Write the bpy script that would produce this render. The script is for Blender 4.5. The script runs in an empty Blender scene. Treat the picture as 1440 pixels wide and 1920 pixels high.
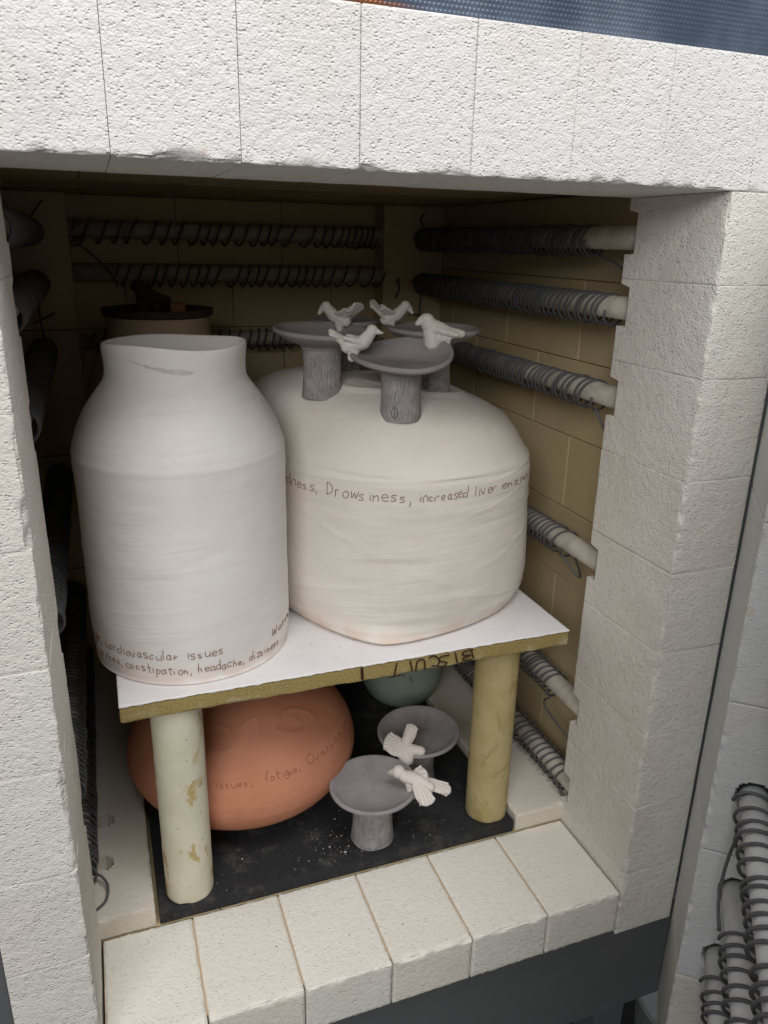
import bpy, bmesh, math, random
import numpy as np
from mathutils import Vector, Matrix

random.seed(7)
scene = bpy.context.scene
COL = scene.collection
R = math.radians

# ------------------------------------------------------------------ camera
YAW, PITCH, ROLL = 0.3590, 0.3359, 0.0216
CAM = Vector((0.0678, -0.6817, 0.8698))
fw = Vector((math.sin(YAW)*math.cos(PITCH), math.cos(YAW)*math.cos(PITCH), -math.sin(PITCH)))
rt0 = Vector((math.cos(YAW), -math.sin(YAW), 0)); up0 = rt0.cross(fw)
rt = rt0*math.cos(ROLL) + up0*math.sin(ROLL); up = -rt0*math.sin(ROLL) + up0*math.cos(ROLL)
cd = bpy.data.cameras.new('camera'); cam = bpy.data.objects.new('camera', cd); COL.objects.link(cam)
cd.sensor_fit = 'VERTICAL'; cd.sensor_height = 36; cd.lens = 1438.5/1920*36
cd.clip_start = 0.01; cd.clip_end = 100
M = Matrix.Identity(4)
for i in range(3):
    M[i][0], M[i][1], M[i][2], M[i][3] = rt[i], up[i], -fw[i], CAM[i]
cam.matrix_world = M
scene.camera = cam
FPX = 1438.5

# ------------------------------------------------------------------ light
world = bpy.data.worlds.new('World'); scene.world = world; world.use_nodes = True
bg = world.node_tree.nodes['Background']; bg.inputs[0].default_value = (0.95, 0.97, 1.0, 1); bg.inputs[1].default_value = 0.23

def area(name, loc, target, sx, sy, power, col):
    l = bpy.data.lights.new(name, 'AREA'); l.shape = 'RECTANGLE'; l.size = sx; l.size_y = sy; l.energy = power; l.color = col
    o = bpy.data.objects.new(name, l); COL.objects.link(o); o.location = loc
    o.rotation_euler = (Vector(target)-Vector(loc)).to_track_quat('-Z', 'Y').to_euler()
    return o
# broad light overhead, plus an unseen fill lamp added front left for the inside
area('skylight', (0.50, -0.85, 2.60), (0.45, -0.55, 0.0), 1.5, 1.4, 44, (0.985, 0.99, 1.0))
area('fill_light', (-1.0, -2.3, 1.85), (0.4, 0.1, 0.5), 1.5, 1.1, 44, (0.985, 0.98, 0.965))
vs = scene.view_settings
vs.view_transform = 'Standard'; vs.look = 'None'; vs.gamma = 1; vs.use_curve_mapping = False
vs.exposure = -0.08
scene.cycles.max_bounces = 6; scene.cycles.diffuse_bounces = 5; scene.cycles.glossy_bounces = 2; scene.cycles.transmission_bounces = 1; scene.cycles.caustics_reflective = False; scene.cycles.caustics_refractive = False

# ------------------------------------------------------------------ helpers
def hsh(ix, iy, iz):
    n = (ix*374761393 + iy*668265263 + iz*2147483647*3 + iz*1274126177) & 0xffffffff
    n = ((n ^ (n >> 13))*1274126177) & 0xffffffff
    n = ((n ^ (n >> 16))*2246822519) & 0xffffffff
    return ((n ^ (n >> 15)) & 0xffff)/65535.0
def noise(p, s=1.0, seed=0):
    p = np.asarray(p, float)*s + seed*17.31 + 1000
    i = np.floor(p).astype(np.int64); f = p-i; f = f*f*(3-2*f)
    x, y, z = i[..., 0], i[..., 1], i[..., 2]; fx, fy, fz = f[..., 0], f[..., 1], f[..., 2]
    def L(a, b, t): return a+(b-a)*t
    return L(L(L(hsh(x, y, z), hsh(x+1, y, z), fx), L(hsh(x, y+1, z), hsh(x+1, y+1, z), fx), fy),
             L(L(hsh(x, y, z+1), hsh(x+1, y, z+1), fx), L(hsh(x, y+1, z+1), hsh(x+1, y+1, z+1), fx), fy), fz)
def fbm(p, s, o=3, seed=0):
    return sum(noise(p, s*2**k, seed+k)*0.5**k for k in range(o))/sum(0.5**k for k in range(o))

def mkobj(name, verts, faces, mat=None, parent=None, smooth=False, loc=None):
    me = bpy.data.meshes.new(name)
    me.from_pydata([tuple(v) for v in verts], [], [tuple(f) for f in faces])
    if smooth: me.polygons.foreach_set('use_smooth', [True]*len(me.polygons))
    me.update()
    o = bpy.data.objects.new(name, me); COL.objects.link(o)
    if mat: me.materials.append(mat)
    if parent: o.parent = parent
    if loc is not None: o.location = loc
    return o
def empty(name, loc=(0, 0, 0), rz=0):
    o = bpy.data.objects.new(name, None); COL.objects.link(o); o.location = loc; o.rotation_euler = (0, 0, rz)
    o.empty_display_size = .05
    return o
def tag(o, label=None, cat=None, group=None, kind=None):
    if label: o['label'] = label
    if cat: o['category'] = cat
    if group: o['group'] = group
    if kind: o['kind'] = kind
    return o

def axis_lines(a, b, cell, extra=()):
    L = b-a
    near = [0, .0012, .003, .006]
    n = max(2, int(round((L-.012)/cell)))
    ls = [a+k for k in near] + [b-k for k in near] + list(np.linspace(a+.006, b-.006, n+1)) + [e for e in extra if a < e < b]
    ls = np.unique(np.round(ls, 5))
    keep = [ls[0]]
    for v in ls[1:]:
        if v-keep[-1] > 4e-4: keep.append(v)
    keep[-1] = b
    return np.array(keep)

def rough_box(name, b, mat, parent, open_sides='', cell=.0055, chip=.004, seed=0, joint=.0009, deform=None, extra=((), (), ()), loc_center=True, wob=.0004):
    """b = x0,x1,y0,y1,z0,z1; open_sides e.g. '-y-z': sides whose common edges crumble."""
    lo = np.array(b[0::2]); hi = np.array(b[1::2])
    ax = [axis_lines(lo[k], hi[k], cell, extra[k]) for k in range(3)]
    V = []; F = []; off = 0
    for k in range(3):
        u, v = [(1, 2), (2, 0), (0, 1)][k]
        for side, c in ((0, lo[k]), (1, hi[k])):
            A, B = np.meshgrid(ax[u], ax[v], indexing='ij'); P = np.zeros(A.shape+(3,)); P[..., u] = A; P[..., v] = B; P[..., k] = c
            na, nb = A.shape; idx = np.arange(na*nb).reshape(na, nb)+off
            q = np.stack([idx[:-1, :-1], idx[1:, :-1], idx[1:, 1:], idx[:-1, 1:]], -1).reshape(-1, 4)
            if side == 0: q = q[:, ::-1]
            V.append(P.reshape(-1, 3)); F.append(q); off += na*nb
    V = np.concatenate(V); F = np.concatenate(F)
    key = np.round(V*1e5).astype(np.int64)
    _, first, inv = np.unique(key, axis=0, return_index=True, return_inverse=True); inv = inv.ravel()
    V = V[first]; F = inv[F]
    d = {}; N = {}
    for k, n in enumerate('xyz'):
        d['-'+n] = V[:, k]-lo[k]; d['+'+n] = hi[k]-V[:, k]
        e = np.zeros(3); e[k] = 1; N['-'+n] = e; N['+'+n] = -e
    ops = [open_sides[i:i+2] for i in range(0, len(open_sides), 2)]
    w = V
    n1 = fbm(w, 80, 3, seed); n2 = noise(w, 230, seed+5); n3 = noise(w, 16, seed+9)
    c_open = .0012 + chip*np.clip((n1-.36)*2.2, 0, 1.4)*(.45+.9*n2) + chip*2.2*np.clip(n3-.74, 0, 1)*2
    c_joint = joint*(.6+1.1*n2)
    D = np.zeros_like(V)
    names = list(d)
    for i in range(6):
        for j in range(i+1, 6):
            a, bb = names[i], names[j]
            if a[1] == bb[1]: continue
            if a not in ops and bb not in ops: c = np.full(len(V), .0006)
            elif a in ops and bb in ops: c = c_open
            else: c = c_joint
            s = d[a]+d[bb]; m = s < c
            D[m] += (N[a]+N[bb])*((c-s)[m]/2)[:, None]
    # low amplitude unevenness on the open faces
    for o in ops:
        m = d[o] < 1e-6
        D[m] += N[o]*(wob*2*(fbm(w[m], 30, 2, seed+3)))[:, None]
    V2 = V+D
    if deform: V2 = deform(V2, V)
    c = (lo+hi)/2 if loc_center else np.zeros(3)
    o = mkobj(name, V2-c, F, mat, parent, smooth=True, loc=tuple(c)); o.data.set_sharp_from_angle(angle=R(33)); return o

def box(name, b, mat, parent=None, bev=.0015):
    bm = bmesh.new(); x0, x1, y0, y1, z0, z1 = b
    bmesh.ops.create_cube(bm, size=1)
    c = Vector(((x0+x1)/2, (y0+y1)/2, (z0+z1)/2))
    for v in bm.verts: v.co = Vector((v.co.x*(x1-x0), v.co.y*(y1-y0), v.co.z*(z1-z0)))
    if bev: bmesh.ops.bevel(bm, geom=bm.edges[:], offset=bev, segments=1, affect='EDGES')
    me = bpy.data.meshes.new(name); bm.to_mesh(me); bm.free()
    o = bpy.data.objects.new(name, me); COL.objects.link(o); o.location = c
    if mat: me.materials.append(mat)
    if parent: o.parent = parent
    return o

def grid_faces(n, m, wrap=True):
    f = []
    for i in range(n-1):
        for j in range(m if wrap else m-1):
            a = i*m+j; b = i*m+(j+1) % m
            f.append((a, b, b+m, a+m))
    return f
def catmull(K, n):
    K = np.array(K, float); t = np.linspace(0, len(K)-1, n); i = np.clip(t.astype(int), 0, len(K)-2); f = (t-i)[:, None]
    Q = np.vstack([2*K[0]-K[1], K, 2*K[-1]-K[-2]])
    a, b, c, d = Q[i], Q[i+1], Q[i+2], Q[i+3]
    return .5*((2*b)+(-a+c)*f+(2*a-5*b+4*c-d)*f*f+(-a+3*b-3*c+d)*f**3)

def tube_mesh(paths, rad, sides=6, cap=True):
    """paths: list of (n,3) arrays -> verts, faces of round wires (parallel transport)."""
    V = []; F = []; off = 0
    for P in paths:
        P = np.asarray(P, float); n = len(P)
        T = np.gradient(P, axis=0); T /= np.linalg.norm(T, axis=1)[:, None]+1e-12
        a = np.cross(T[0], [0, 0, 1.0]);
        if np.linalg.norm(a) < .1: a = np.cross(T[0], [0, 1.0, 0])
        a /= np.linalg.norm(a); A = np.zeros((n, 3)); A[0] = a
        for k in range(1, n):
            a = a-T[k]*(a@T[k]); a /= np.linalg.norm(a)+1e-12; A[k] = a
        B = np.cross(T, A)
        rr = rad if np.ndim(rad) else np.full(n, rad)
        ph = np.arange(sides)*2*np.pi/sides
        ring = P[:, None]+rr[:, None, None]*(A[:, None]*np.cos(ph)[None, :, None]+B[:, None]*np.sin(ph)[None, :, None])
        V.append(ring.reshape(-1, 3))
        idx = np.arange(n*sides).reshape(n, sides)+off; nx = np.roll(idx, -1, 1)
        F += np.stack([idx[:-1], nx[:-1], nx[1:], idx[1:]], -1).reshape(-1, 4).tolist()
        if cap: F.append(idx[0][::-1].tolist()); F.append(idx[-1].tolist())
        off += n*sides
    return np.concatenate(V), F

# ------------------------------------------------------------------ materials
class NT:
    def __init__(s, name):
        s.m = bpy.data.materials.new(name); s.m.use_nodes = True; s.t = s.m.node_tree; s.b = s.t.nodes['Principled BSDF']
        s.tc = s.n('ShaderNodeTexCoord'); s.oi = s.n('ShaderNodeObjectInfo')
        # object coordinates shifted by the object's place, so that shared meshes differ
        s.geo = s.n('ShaderNodeNewGeometry')
        s.P = s.geo.outputs['Position']
    def n(s, t, **k):
        x = s.t.nodes.new(t)
        for a, v in k.items(): setattr(x, a, v)
        return x
    def l(s, a, b): s.t.links.new(a, b)
    def mapv(s, scale, vec=None):
        x = s.n('ShaderNodeMapping'); x.inputs['Scale'].default_value = scale; s.l(vec or s.P, x.inputs['Vector']); return x.outputs[0]
    def noise(s, scale, detail=3, rough=.5, vec=None, dist=0):
        x = s.n('ShaderNodeTexNoise'); x.inputs['Scale'].default_value = scale; x.inputs['Detail'].default_value = detail
        x.inputs['Roughness'].default_value = rough; x.inputs['Distortion'].default_value = dist; s.l(vec or s.P, x.inputs['Vector']); return x.outputs[0]
    def voro(s, scale, vec=None, feat='F1', rnd=1):
        x = s.n('ShaderNodeTexVoronoi', feature=feat); x.inputs['Scale'].default_value = scale; x.inputs['Randomness'].default_value = rnd; s.l(vec or s.P, x.inputs['Vector']); return x.outputs[0]
    def ramp(s, v, a, b, lo=0., hi=1.):
        x = s.n('ShaderNodeMapRange', interpolation_type='SMOOTHSTEP'); x.inputs[1].default_value = a; x.inputs[2].default_value = b; x.inputs[3].default_value = lo; x.inputs[4].default_value = hi; s.l(v, x.inputs[0]); return x.outputs[0]
    def math(s, op, a, b=None):
        x = s.n('ShaderNodeMath', operation=op)
        for k, v in ((0, a), (1, b)):
            if v is None: continue
            if isinstance(v, (int, float)): x.inputs[k].default_value = v
            else: s.l(v, x.inputs[k])
        return x.outputs[0]
    def mix(s, f, a, b):
        x = s.n('ShaderNodeMix', data_type='RGBA')
        for k, v in ((0, f), (6, a), (7, b)):
            if isinstance(v, (int, float)): x.inputs[k].default_value = v
            elif isinstance(v, tuple): x.inputs[k].default_value = v+(1,)
            else: s.l(v, x.inputs[k])
        return x.outputs[2]
    def bump(s, h, dist, strength=1, prev=None):
        x = s.n('ShaderNodeBump'); x.inputs['Strength'].default_value = strength; x.inputs['Distance'].default_value = dist; s.l(h, x.inputs['Height'])
        if prev: s.l(prev, x.inputs['Normal'])
        return x.outputs[0]
    def math_vec(s, v):
        nz = s.n('ShaderNodeTexNoise'); nz.inputs['Scale'].default_value = 90; nz.inputs['Detail'].default_value = 2; s.l(s.P, nz.inputs['Vector'])
        x = s.n('ShaderNodeVectorMath', operation='MULTIPLY_ADD'); x.inputs[1].default_value = (1.6, 1.6, 1.2); s.l(nz.outputs['Color'], x.inputs[0]); s.l(v, x.inputs[2]); return x.outputs[0]
    def sep(s, axis, vec=None):
        x = s.n('ShaderNodeSeparateXYZ'); s.l(vec or s.P, x.inputs[0]); return x.outputs[axis]
    def out(s, col=None, rough=.9, nor=None, spec=.2, metal=0):
        if col is not None:
            if isinstance(col, tuple): s.b.inputs['Base Color'].default_value = col+(1,)
            else: s.l(col, s.b.inputs['Base Color'])
        if isinstance(rough, (int, float)): s.b.inputs['Roughness'].default_value = rough
        else: s.l(rough, s.b.inputs['Roughness'])
        s.b.inputs['Specular IOR Level'].default_value = spec; s.b.inputs['Metallic'].default_value = metal
        if nor: s.l(nor, s.b.inputs['Normal'])
        return s.m

def brick_mat(name, base, tint, grain=1.0, pits=.5, stain=(.62, .45, .33), soft=(.74, .66, .60)):
    m = NT(name)
    v = m.ramp(m.oi.outputs['Random'], 0, 1)
    c = m.mix(v, base, tint)
    c = m.mix(m.ramp(m.noise(9, 4, .6), .55, .75, 0, .35), c, tuple(x*.88 for x in tint))
    # crumbs: sparse dark pores of the insulating brick, slightly stretched
    st = m.mapv((1, 1, 1.5))
    p1 = m.voro(190, st); pore = m.math('MULTIPLY', m.ramp(p1, .08, .22, 1, 0), m.ramp(m.noise(120, 2), .54, .68))
    p2 = m.voro(46, st); big = m.math('MULTIPLY', m.ramp(p2, .035, .075, 1, 0), m.ramp(m.noise(31, 2), .52, .60))
    c = m.mix(m.math('MULTIPLY', pore, pits), c, (.30, .25, .21))
    c = m.mix(m.math('MULTIPLY', big, min(1, pits*1.5)), c, (.16, .10, .07))
    c = m.mix(m.ramp(m.noise(27, 3, .6), .68, .80, 0, .5), c, stain)
    c = m.mix(m.ramp(m.noise(5, 3, .6), .48, .72, 0, .55), c, soft)
    g = m.noise(420, 2, .6, vec=m.mapv((1, 1, 1.3)))
    pit = m.math('MULTIPLY', m.ramp(m.voro(235, st), .10, .46, 1, 0), m.ramp(m.noise(105, 2, .6), .40, .62))
    g2 = m.noise(120, 2, .6)
    h = m.math('ADD', m.math('MULTIPLY', g, .55), m.math('MULTIPLY', g2, .9))
    h = m.math('SUBTRACT', h, m.math('ADD', m.math('MULTIPLY', pit, .60), m.math('MULTIPLY', pore, .35)))
    nor = m.bump(h, .0018*grain, .9)
    return m.out(c, .95, nor, .1)

M_front = brick_mat('firebrick_white', (.80, .785, .755), (.77, .755, .725), 1.0, .5)
M_jamb = brick_mat('firebrick_jamb', (.76, .735, .675), (.73, .70, .64), .95, .5)
M_sill = brick_mat('firebrick_sill', (.80, .77, .70), (.78, .74, .66), .7, .8, (.60, .47, .36), (.74, .69, .61))
M_inner = brick_mat('firebrick_inner', (.65, .52, .31), (.60, .47, .275), .35, .6, (.48, .36, .21), (.55, .44, .28))
M_ledge = brick_mat('firebrick_ledge', (.72, .665, .57), (.70, .64, .54), .5, .5)
M_doorb = brick_mat('firebrick_door', (.70, .71, .71), (.68, .69, .69), .6, .3)

m = NT('mortar'); c = m.mix(m.noise(300, 3), (.46, .33, .22), (.60, .47, .33))
M_mortar = m.out(c, .95, m.bump(m.noise(500, 2), .001), .1)
m = NT('mortar_red'); c = m.mix(m.noise(160, 3), (.42, .26, .19), (.70, .56, .46))
M_mortar_red = m.out(c, .95, m.bump(m.noise(500, 2), .001), .1)
m = NT('mortar_dark'); M_mdark = m.out((.20, .13, .07), .95)

m = NT('element_tube'); c = m.mix(m.ramp(m.noise(40, 3), .3, .7), (.40, .36, .30), (.52, .48, .41))
M_tube = m.out(c, .75, m.bump(m.noise(300, 2), .0004), .25)
m = NT('door_tube'); c = m.mix(m.ramp(m.noise(40, 3), .3, .7), (.66, .68, .68), (.74, .75, .74))
M_tube2 = m.out(c, .6, m.bump(m.noise(300, 2), .0004), .3)
m = NT('element_wire'); c = m.mix(m.noise(200, 2), (.085, .085, .09), (.14, .14, .15))
M_wire = m.out(c, .55, None, .4)
m = NT('dark_steel'); c = m.mix(m.noise(12, 3), (.17, .175, .18), (.21, .215, .22))
M_steel = m.out(c, .42, m.bump(m.noise(90, 3), .0003), .5, .3)
m = NT('dimpled_steel')
sx = m.math('SINE', m.math('MULTIPLY', m.math('ADD', m.sep(0), m.math('MULTIPLY', m.sep(2), .5)), 1500)); sz = m.math('SINE', m.math('MULTIPLY', m.sep(2), 1500))
hh = m.math('MULTIPLY', m.ramp(sx, -1, 1), m.ramp(sz, -1, 1))
sm = m.ramp(m.noise(7, 4, .6), .42, .62)
c = m.mix(sm, (.095, .125, .18), (.165, .20, .26))
rust = m.math('MULTIPLY', m.ramp(m.noise(60, 4, .7), .30, .48), m.math('MULTIPLY', m.ramp(m.sep(2), 1.0575, 1.0605, 1, 0), m.ramp(m.sep(0), .31, .36, 1, 0)))
c = m.mix(rust, c, (.22, .085, .035))
M_dimple = m.out(c, m.ramp(m.noise(15, 3), .3, .7, .35, .55), m.bump(hh, .0006, .7), .5, .55)

def clay_mat(name, a, b, bare, streak=1.0, zbase=None, lump=.0012):
    m = NT(name)
    c = m.mix(m.ramp(m.noise(11, 4, .6), .35, .7), a, b)
    # brush strokes of slip: fine, nearly level lines round the wall
    w = m.n('ShaderNodeTexNoise'); 
    tilt = m.n('ShaderNodeMapping'); tilt.inputs['Rotation'].default_value = (.05, .07, 0); m.l(m.P, tilt.inputs['Vector'])
    sv = m.mapv((7, 7, 330), tilt.outputs[0]); st = m.noise(1.0, 3, .6, sv, .25)
    sv2 = m.mapv((5, 5, 90), tilt.outputs[0]); st2 = m.noise(1.0, 2, .6, sv2, .4)
    patch = m.ramp(m.noise(9, 3), .36, .62)
    c = m.mix(m.math('MULTIPLY', m.ramp(st2, .54, .74), .22), c, bare)
    if zbase is not None:
        near = m.math('MULTIPLY', m.ramp(m.sep(2), zbase, zbase+.035, 1, 0), m.ramp(m.noise(24, 3), .38, .62))
        c = m.mix(m.math('MULTIPLY', near, .75), c, bare)
    h = m.math('MULTIPLY', m.math('ADD', m.math('MULTIPLY', st, .75), m.math('MULTIPLY', st2, .8)), patch)
    nor = m.bump(h, .0009*streak, .9)
    nor = m.bump(m.noise(38, 3), lump, .8, nor)
    return m.out(c, .8, nor, .2)
M_jar = clay_mat('white_slip_jar', (.81, .775, .745), (.78, .735, .70), (.74, .62, .55), .8, .349)
M_vessel = clay_mat('white_slip_vessel', (.78, .735, .665), (.74, .69, .62), (.72, .55, .45), .8, .349)
M_terra = clay_mat('terracotta', (.55, .24, .145), (.50, .205, .12), (.58, .31, .21), .5, None, .0010)
M_green = clay_mat('pale_green_slip', (.30, .36, .30), (.26, .32, .27), (.34, .35, .30), .3)
M_tan = clay_mat('tan_clay', (.50, .38, .26), (.46, .34, .23), (.40, .26, .17), .3)
m = NT('incised_line'); M_inc = m.out(m.mix(m.noise(220, 2), (.21, .115, .075), (.36, .22, .155)), .9)
m = NT('incised_line_terracotta'); M_inct = m.out((.33, .13, .08), .9)
m = NT('incised_line_green'); M_incg = m.out((.13, .14, .11), .9)
m = NT('scraped_clay'); M_scr = m.out(m.mix(m.ramp(m.noise(120, 3), .35, .65), (.58, .50, .47), (.68, .62, .58)), .85, m.bump(m.noise(260, 3), .0008))

def grey_clay(name, a, b, bark):
    m = NT(name)
    c = m.mix(m.ramp(m.noise(28, 4, .6), .35, .68), a, b)
    if bark:
        v = m.mapv((330, 330, 55)); e = m.voro(1.0, m.math_vec(v), 'DISTANCE_TO_EDGE'); n2 = m.noise(1.0, 3, .6, m.mapv((420, 420, 45)), .8)
        br = m.ramp(m.noise(60, 2), .38, .55)
        h = m.math('ADD', m.math('MULTIPLY', m.ramp(e, 0, .16), br), m.math('MULTIPLY', n2, .55))
        nor = m.bump(h, .0010, .8)
        c = m.mix(m.math('MULTIPLY', m.ramp(e, .0, .09, .42, 0), br), c, tuple(x*.5 for x in a))
    else:
        nor = m.bump(m.noise(160, 3), .0006, .8)
    return m.out(c, .85, nor, .2)
M_dish = grey_clay('grey_clay', (.275, .255, .258), (.325, .302, .302), False)
M_ped = grey_clay('grey_clay_bark', (.33, .305, .30), (.385, .36, .35), True)
m = NT('white_clay_bird'); M_bird = m.out(m.mix(m.noise(60, 3), (.72, .66, .615), (.66, .595, .55)), .8, m.bump(m.noise(330, 3), .0010, .8), .2)
m = NT('dark_clay'); M_darkclay = m.out(m.mix(m.noise(50, 3), (.045, .035, .03), (.065, .05, .042)), .8, m.bump(m.noise(200, 2), .0006))
m = NT('rust_clay'); M_rustclay = m.out((.26, .12, .06), .85)

m = NT('kiln_wash')
c = m.mix(m.ramp(m.noise(14, 4, .6), .4, .7), (.80, .775, .775), (.765, .735, .735))
c = m.mix(m.ramp(m.noise(70, 3), .66, .74, 0, .5), c, (.66, .55, .50))
c = m.mix(m.ramp(m.noise(5, 4, .65), .50, .66, 0, .6), c, (.79, .725, .70))
M_wash = m.out(c, .9, m.bump(m.noise(1.0, 3, .6, m.mapv((60, 420, 60)), .3), .0009, .8, m.bump(m.noise(140, 3), .0006, .7)), .15)
m = NT('shelf_body')
g = m.noise(420, 3, .7); c = m.mix(m.ramp(g, .3, .7), (.27, .195, .065), (.43, .335, .145)); c = m.mix(m.ramp(m.noise(26, 3), .56, .72, 0, .6), c, (.52, .45, .30))
M_shelf = m.out(c, .9, m.bump(g, .0012, .9), .15)
m = NT('black_shelf')
g = m.noise(520, 3, .7); c = m.mix(m.ramp(g, .35, .7), (.018, .018, .020), (.040, .040, .042)); c = m.mix(m.ramp(m.noise(30, 4, .7), .48, .72, 0, .75), c, (.085, .08, .077))
sp = m.math('MULTIPLY', m.ramp(m.voro(150), .04, .11, 1, 0), m.ramp(m.noise(24, 3), .58, .68)); c = m.mix(m.math('MULTIPLY', sp, .7), c, (.35, .34, .32))
M_black = m.out(c, .85, m.bump(g, .0010, .9), .25)

def post_mat(name, a, b, stain, amount):
    m = NT(name)
    c = m.mix(m.ramp(m.noise(18, 3, .6), .35, .65), a, b)
    big = m.noise(26, 4, .62, m.mapv((1, 1, .55)), .4)
    c = m.mix(m.math('MULTIPLY', m.ramp(big, .60-.04*amount, .635, 0, .8), amount), c, stain)
    pit = m.math('MULTIPLY', m.ramp(m.voro(120), .06, .15, 1, 0), m.ramp(m.noise(60, 2), .50, .60))
    c = m.mix(m.math('MULTIPLY', pit, .8), c, (.20, .13, .06))
    h = m.math('SUBTRACT', m.math('MULTIPLY', m.noise(180, 3), .5), m.math('ADD', pit, m.ramp(big, .58, .68, 0, .8)))
    return m.out(c, .8, m.bump(h, .0010, .8), .25)
M_post1 = post_mat('post_white', (.70, .655, .52), (.64, .60, .46), (.46, .33, .10), 1.0)
M_post2 = post_mat('post_ochre', (.43, .345, .155), (.49, .41, .21), (.34, .235, .08), .55)
m = NT('marker_ink'); M_ink = m.out((.045, .022, .015), .6)
m = NT('crumb'); M_crumb = m.out(m.mix(m.oi.outputs['Random'], (.6, .57, .53), (.45, .42, .38)), .9)
m = NT('workshop_floor'); M_ground = m.out(m.mix(m.noise(8, 4), (.02, .02, .022), (.04, .04, .042)), .8)
m = NT('pale_plastic'); M_pale = m.out((.27, .28, .28), .5, None, .4)

# ------------------------------------------------------------------ dimensions
W, H, T = .70, .929, .167
SB = .158            # back edge of the sill
XL, XR, YB, ZC = -.075, .772, .93, .945
JR = .798
RODS = [.884, .797, .680, .443, .199, .056]
ZJ = [-.080, .030, .145, .261, .384, .496, .613, .733, .835, H]

ground = mkobj('ground', [(-4, -5, -.62), (5, -5, -.62), (5, 4, -.62), (-4, 4, -.62)], [(0, 1, 2, 3)], M_ground)
tag(ground, kind='structure')

kiln = empty('kiln', (0.35, .45, -.62))
KO = Vector((-0.35, -.45, .62))
def K(o):                       # parent to the kiln while keeping world coordinates
    o.parent = kiln; o.matrix_parent_inverse = Matrix.Translation(kiln.location).inverted(); return o
tag(kiln, 'open electric kiln of white firebrick with heating coils and its door ajar', 'kiln')

def part(name, b, mat): return K(box(name, b, mat, None, 0))
def under(o, p):                # brick built in world coordinates, child of a core mesh
    o.parent = p; o.matrix_parent_inverse = p.matrix_basis.inverted() @ Matrix.Identity(4)
    return o

# ------------------------------------------------------------------ lintel
lin = part('lintel', (-.30, 1.0, .0045, T-.012, H+.012, 1.046), M_mortar_red)
lin.matrix_world
def core_inv(p):                # world -> core mesh (cores are only translated)
    return Matrix.Translation(p.location).inverted()
def child(o, p):
    o.parent = p; o.matrix_parent_inverse = core_inv(p); return o
lx = [-.215, -.113, -.011, .0925, .1935, .295, .4005, .5045, .6085, .722, .83, .94]
for i in range(len(lx)-1):
    gp = .0004 if i in (4, 5) else .0002
    vis = 0 < i < 10
    child(rough_box('brick', (lx[i]+gp, lx[i+1]-gp, 0, T, H, 1.053), M_front, None, '-y-z', cell=.0036 if vis else .02, chip=.0050, seed=i, joint=.0004 if gp < .0003 else .0008), lin)

# ------------------------------------------------------------------ jambs (notched at the back for the tubes)
def notch(side):
    def f(V2, V):
        V2 = V2.copy()
        for zr in RODS:
            inz = np.abs(V[:, 2]-zr-.004) < .0242
            inx = (V[:, 0] < W+.042) if side > 0 else (V[:, 0] > -.042)
            m = inz & inx & (V[:, 1] > T-.0185)
            V2[m, 1] = np.minimum(V2[m, 1], T-.018)
        return V2
    return f
ez = sum([[zr+.004-.0243, zr+.004-.0240, zr+.004+.0240, zr+.004+.0243] for zr in RODS], [])
for side in (1, -1):
    x0, x1 = (W, JR) if side > 0 else (-.082, 0)
    jb = part('jamb', (x0+.010, x1-.010, .008, T-.030, ZJ[0]+.006, H-.001), M_mortar_red)
    ex = [W+.0418, W+.0424] if side > 0 else [-.0424, -.0418]
    for i in range(len(ZJ)-1):
        gp = .0002 if i != 4 else .0005
        child(rough_box('brick', (x0, x1, 0, T, ZJ[i]+gp, ZJ[i+1]-gp), M_jamb, None, '-y-x' if side > 0 else '-y+x', cell=.0038, chip=.0052, seed=40+i+20*side, joint=.0004 if i not in (4, 5) else .0007, deform=notch(side), extra=(ex, [T-.018, T-.0188], ez), wob=.0009), jb)

# ------------------------------------------------------------------ sill
sl = part('sill', (.002, W-.002, .0120, SB-.003, -.062, -.0026), M_mortar)
sx_ = [0.0015, .1165, .2345, .3500, .4640, .5800, W-.0012]
for i in range(6):
    child(rough_box('brick', (sx_[i]+.0010, sx_[i+1]-.0010, 0, SB, -.072, 0), M_sill, None, '-y+z', cell=.0042, chip=.0066, seed=90+i, joint=.0022), sl)

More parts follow.
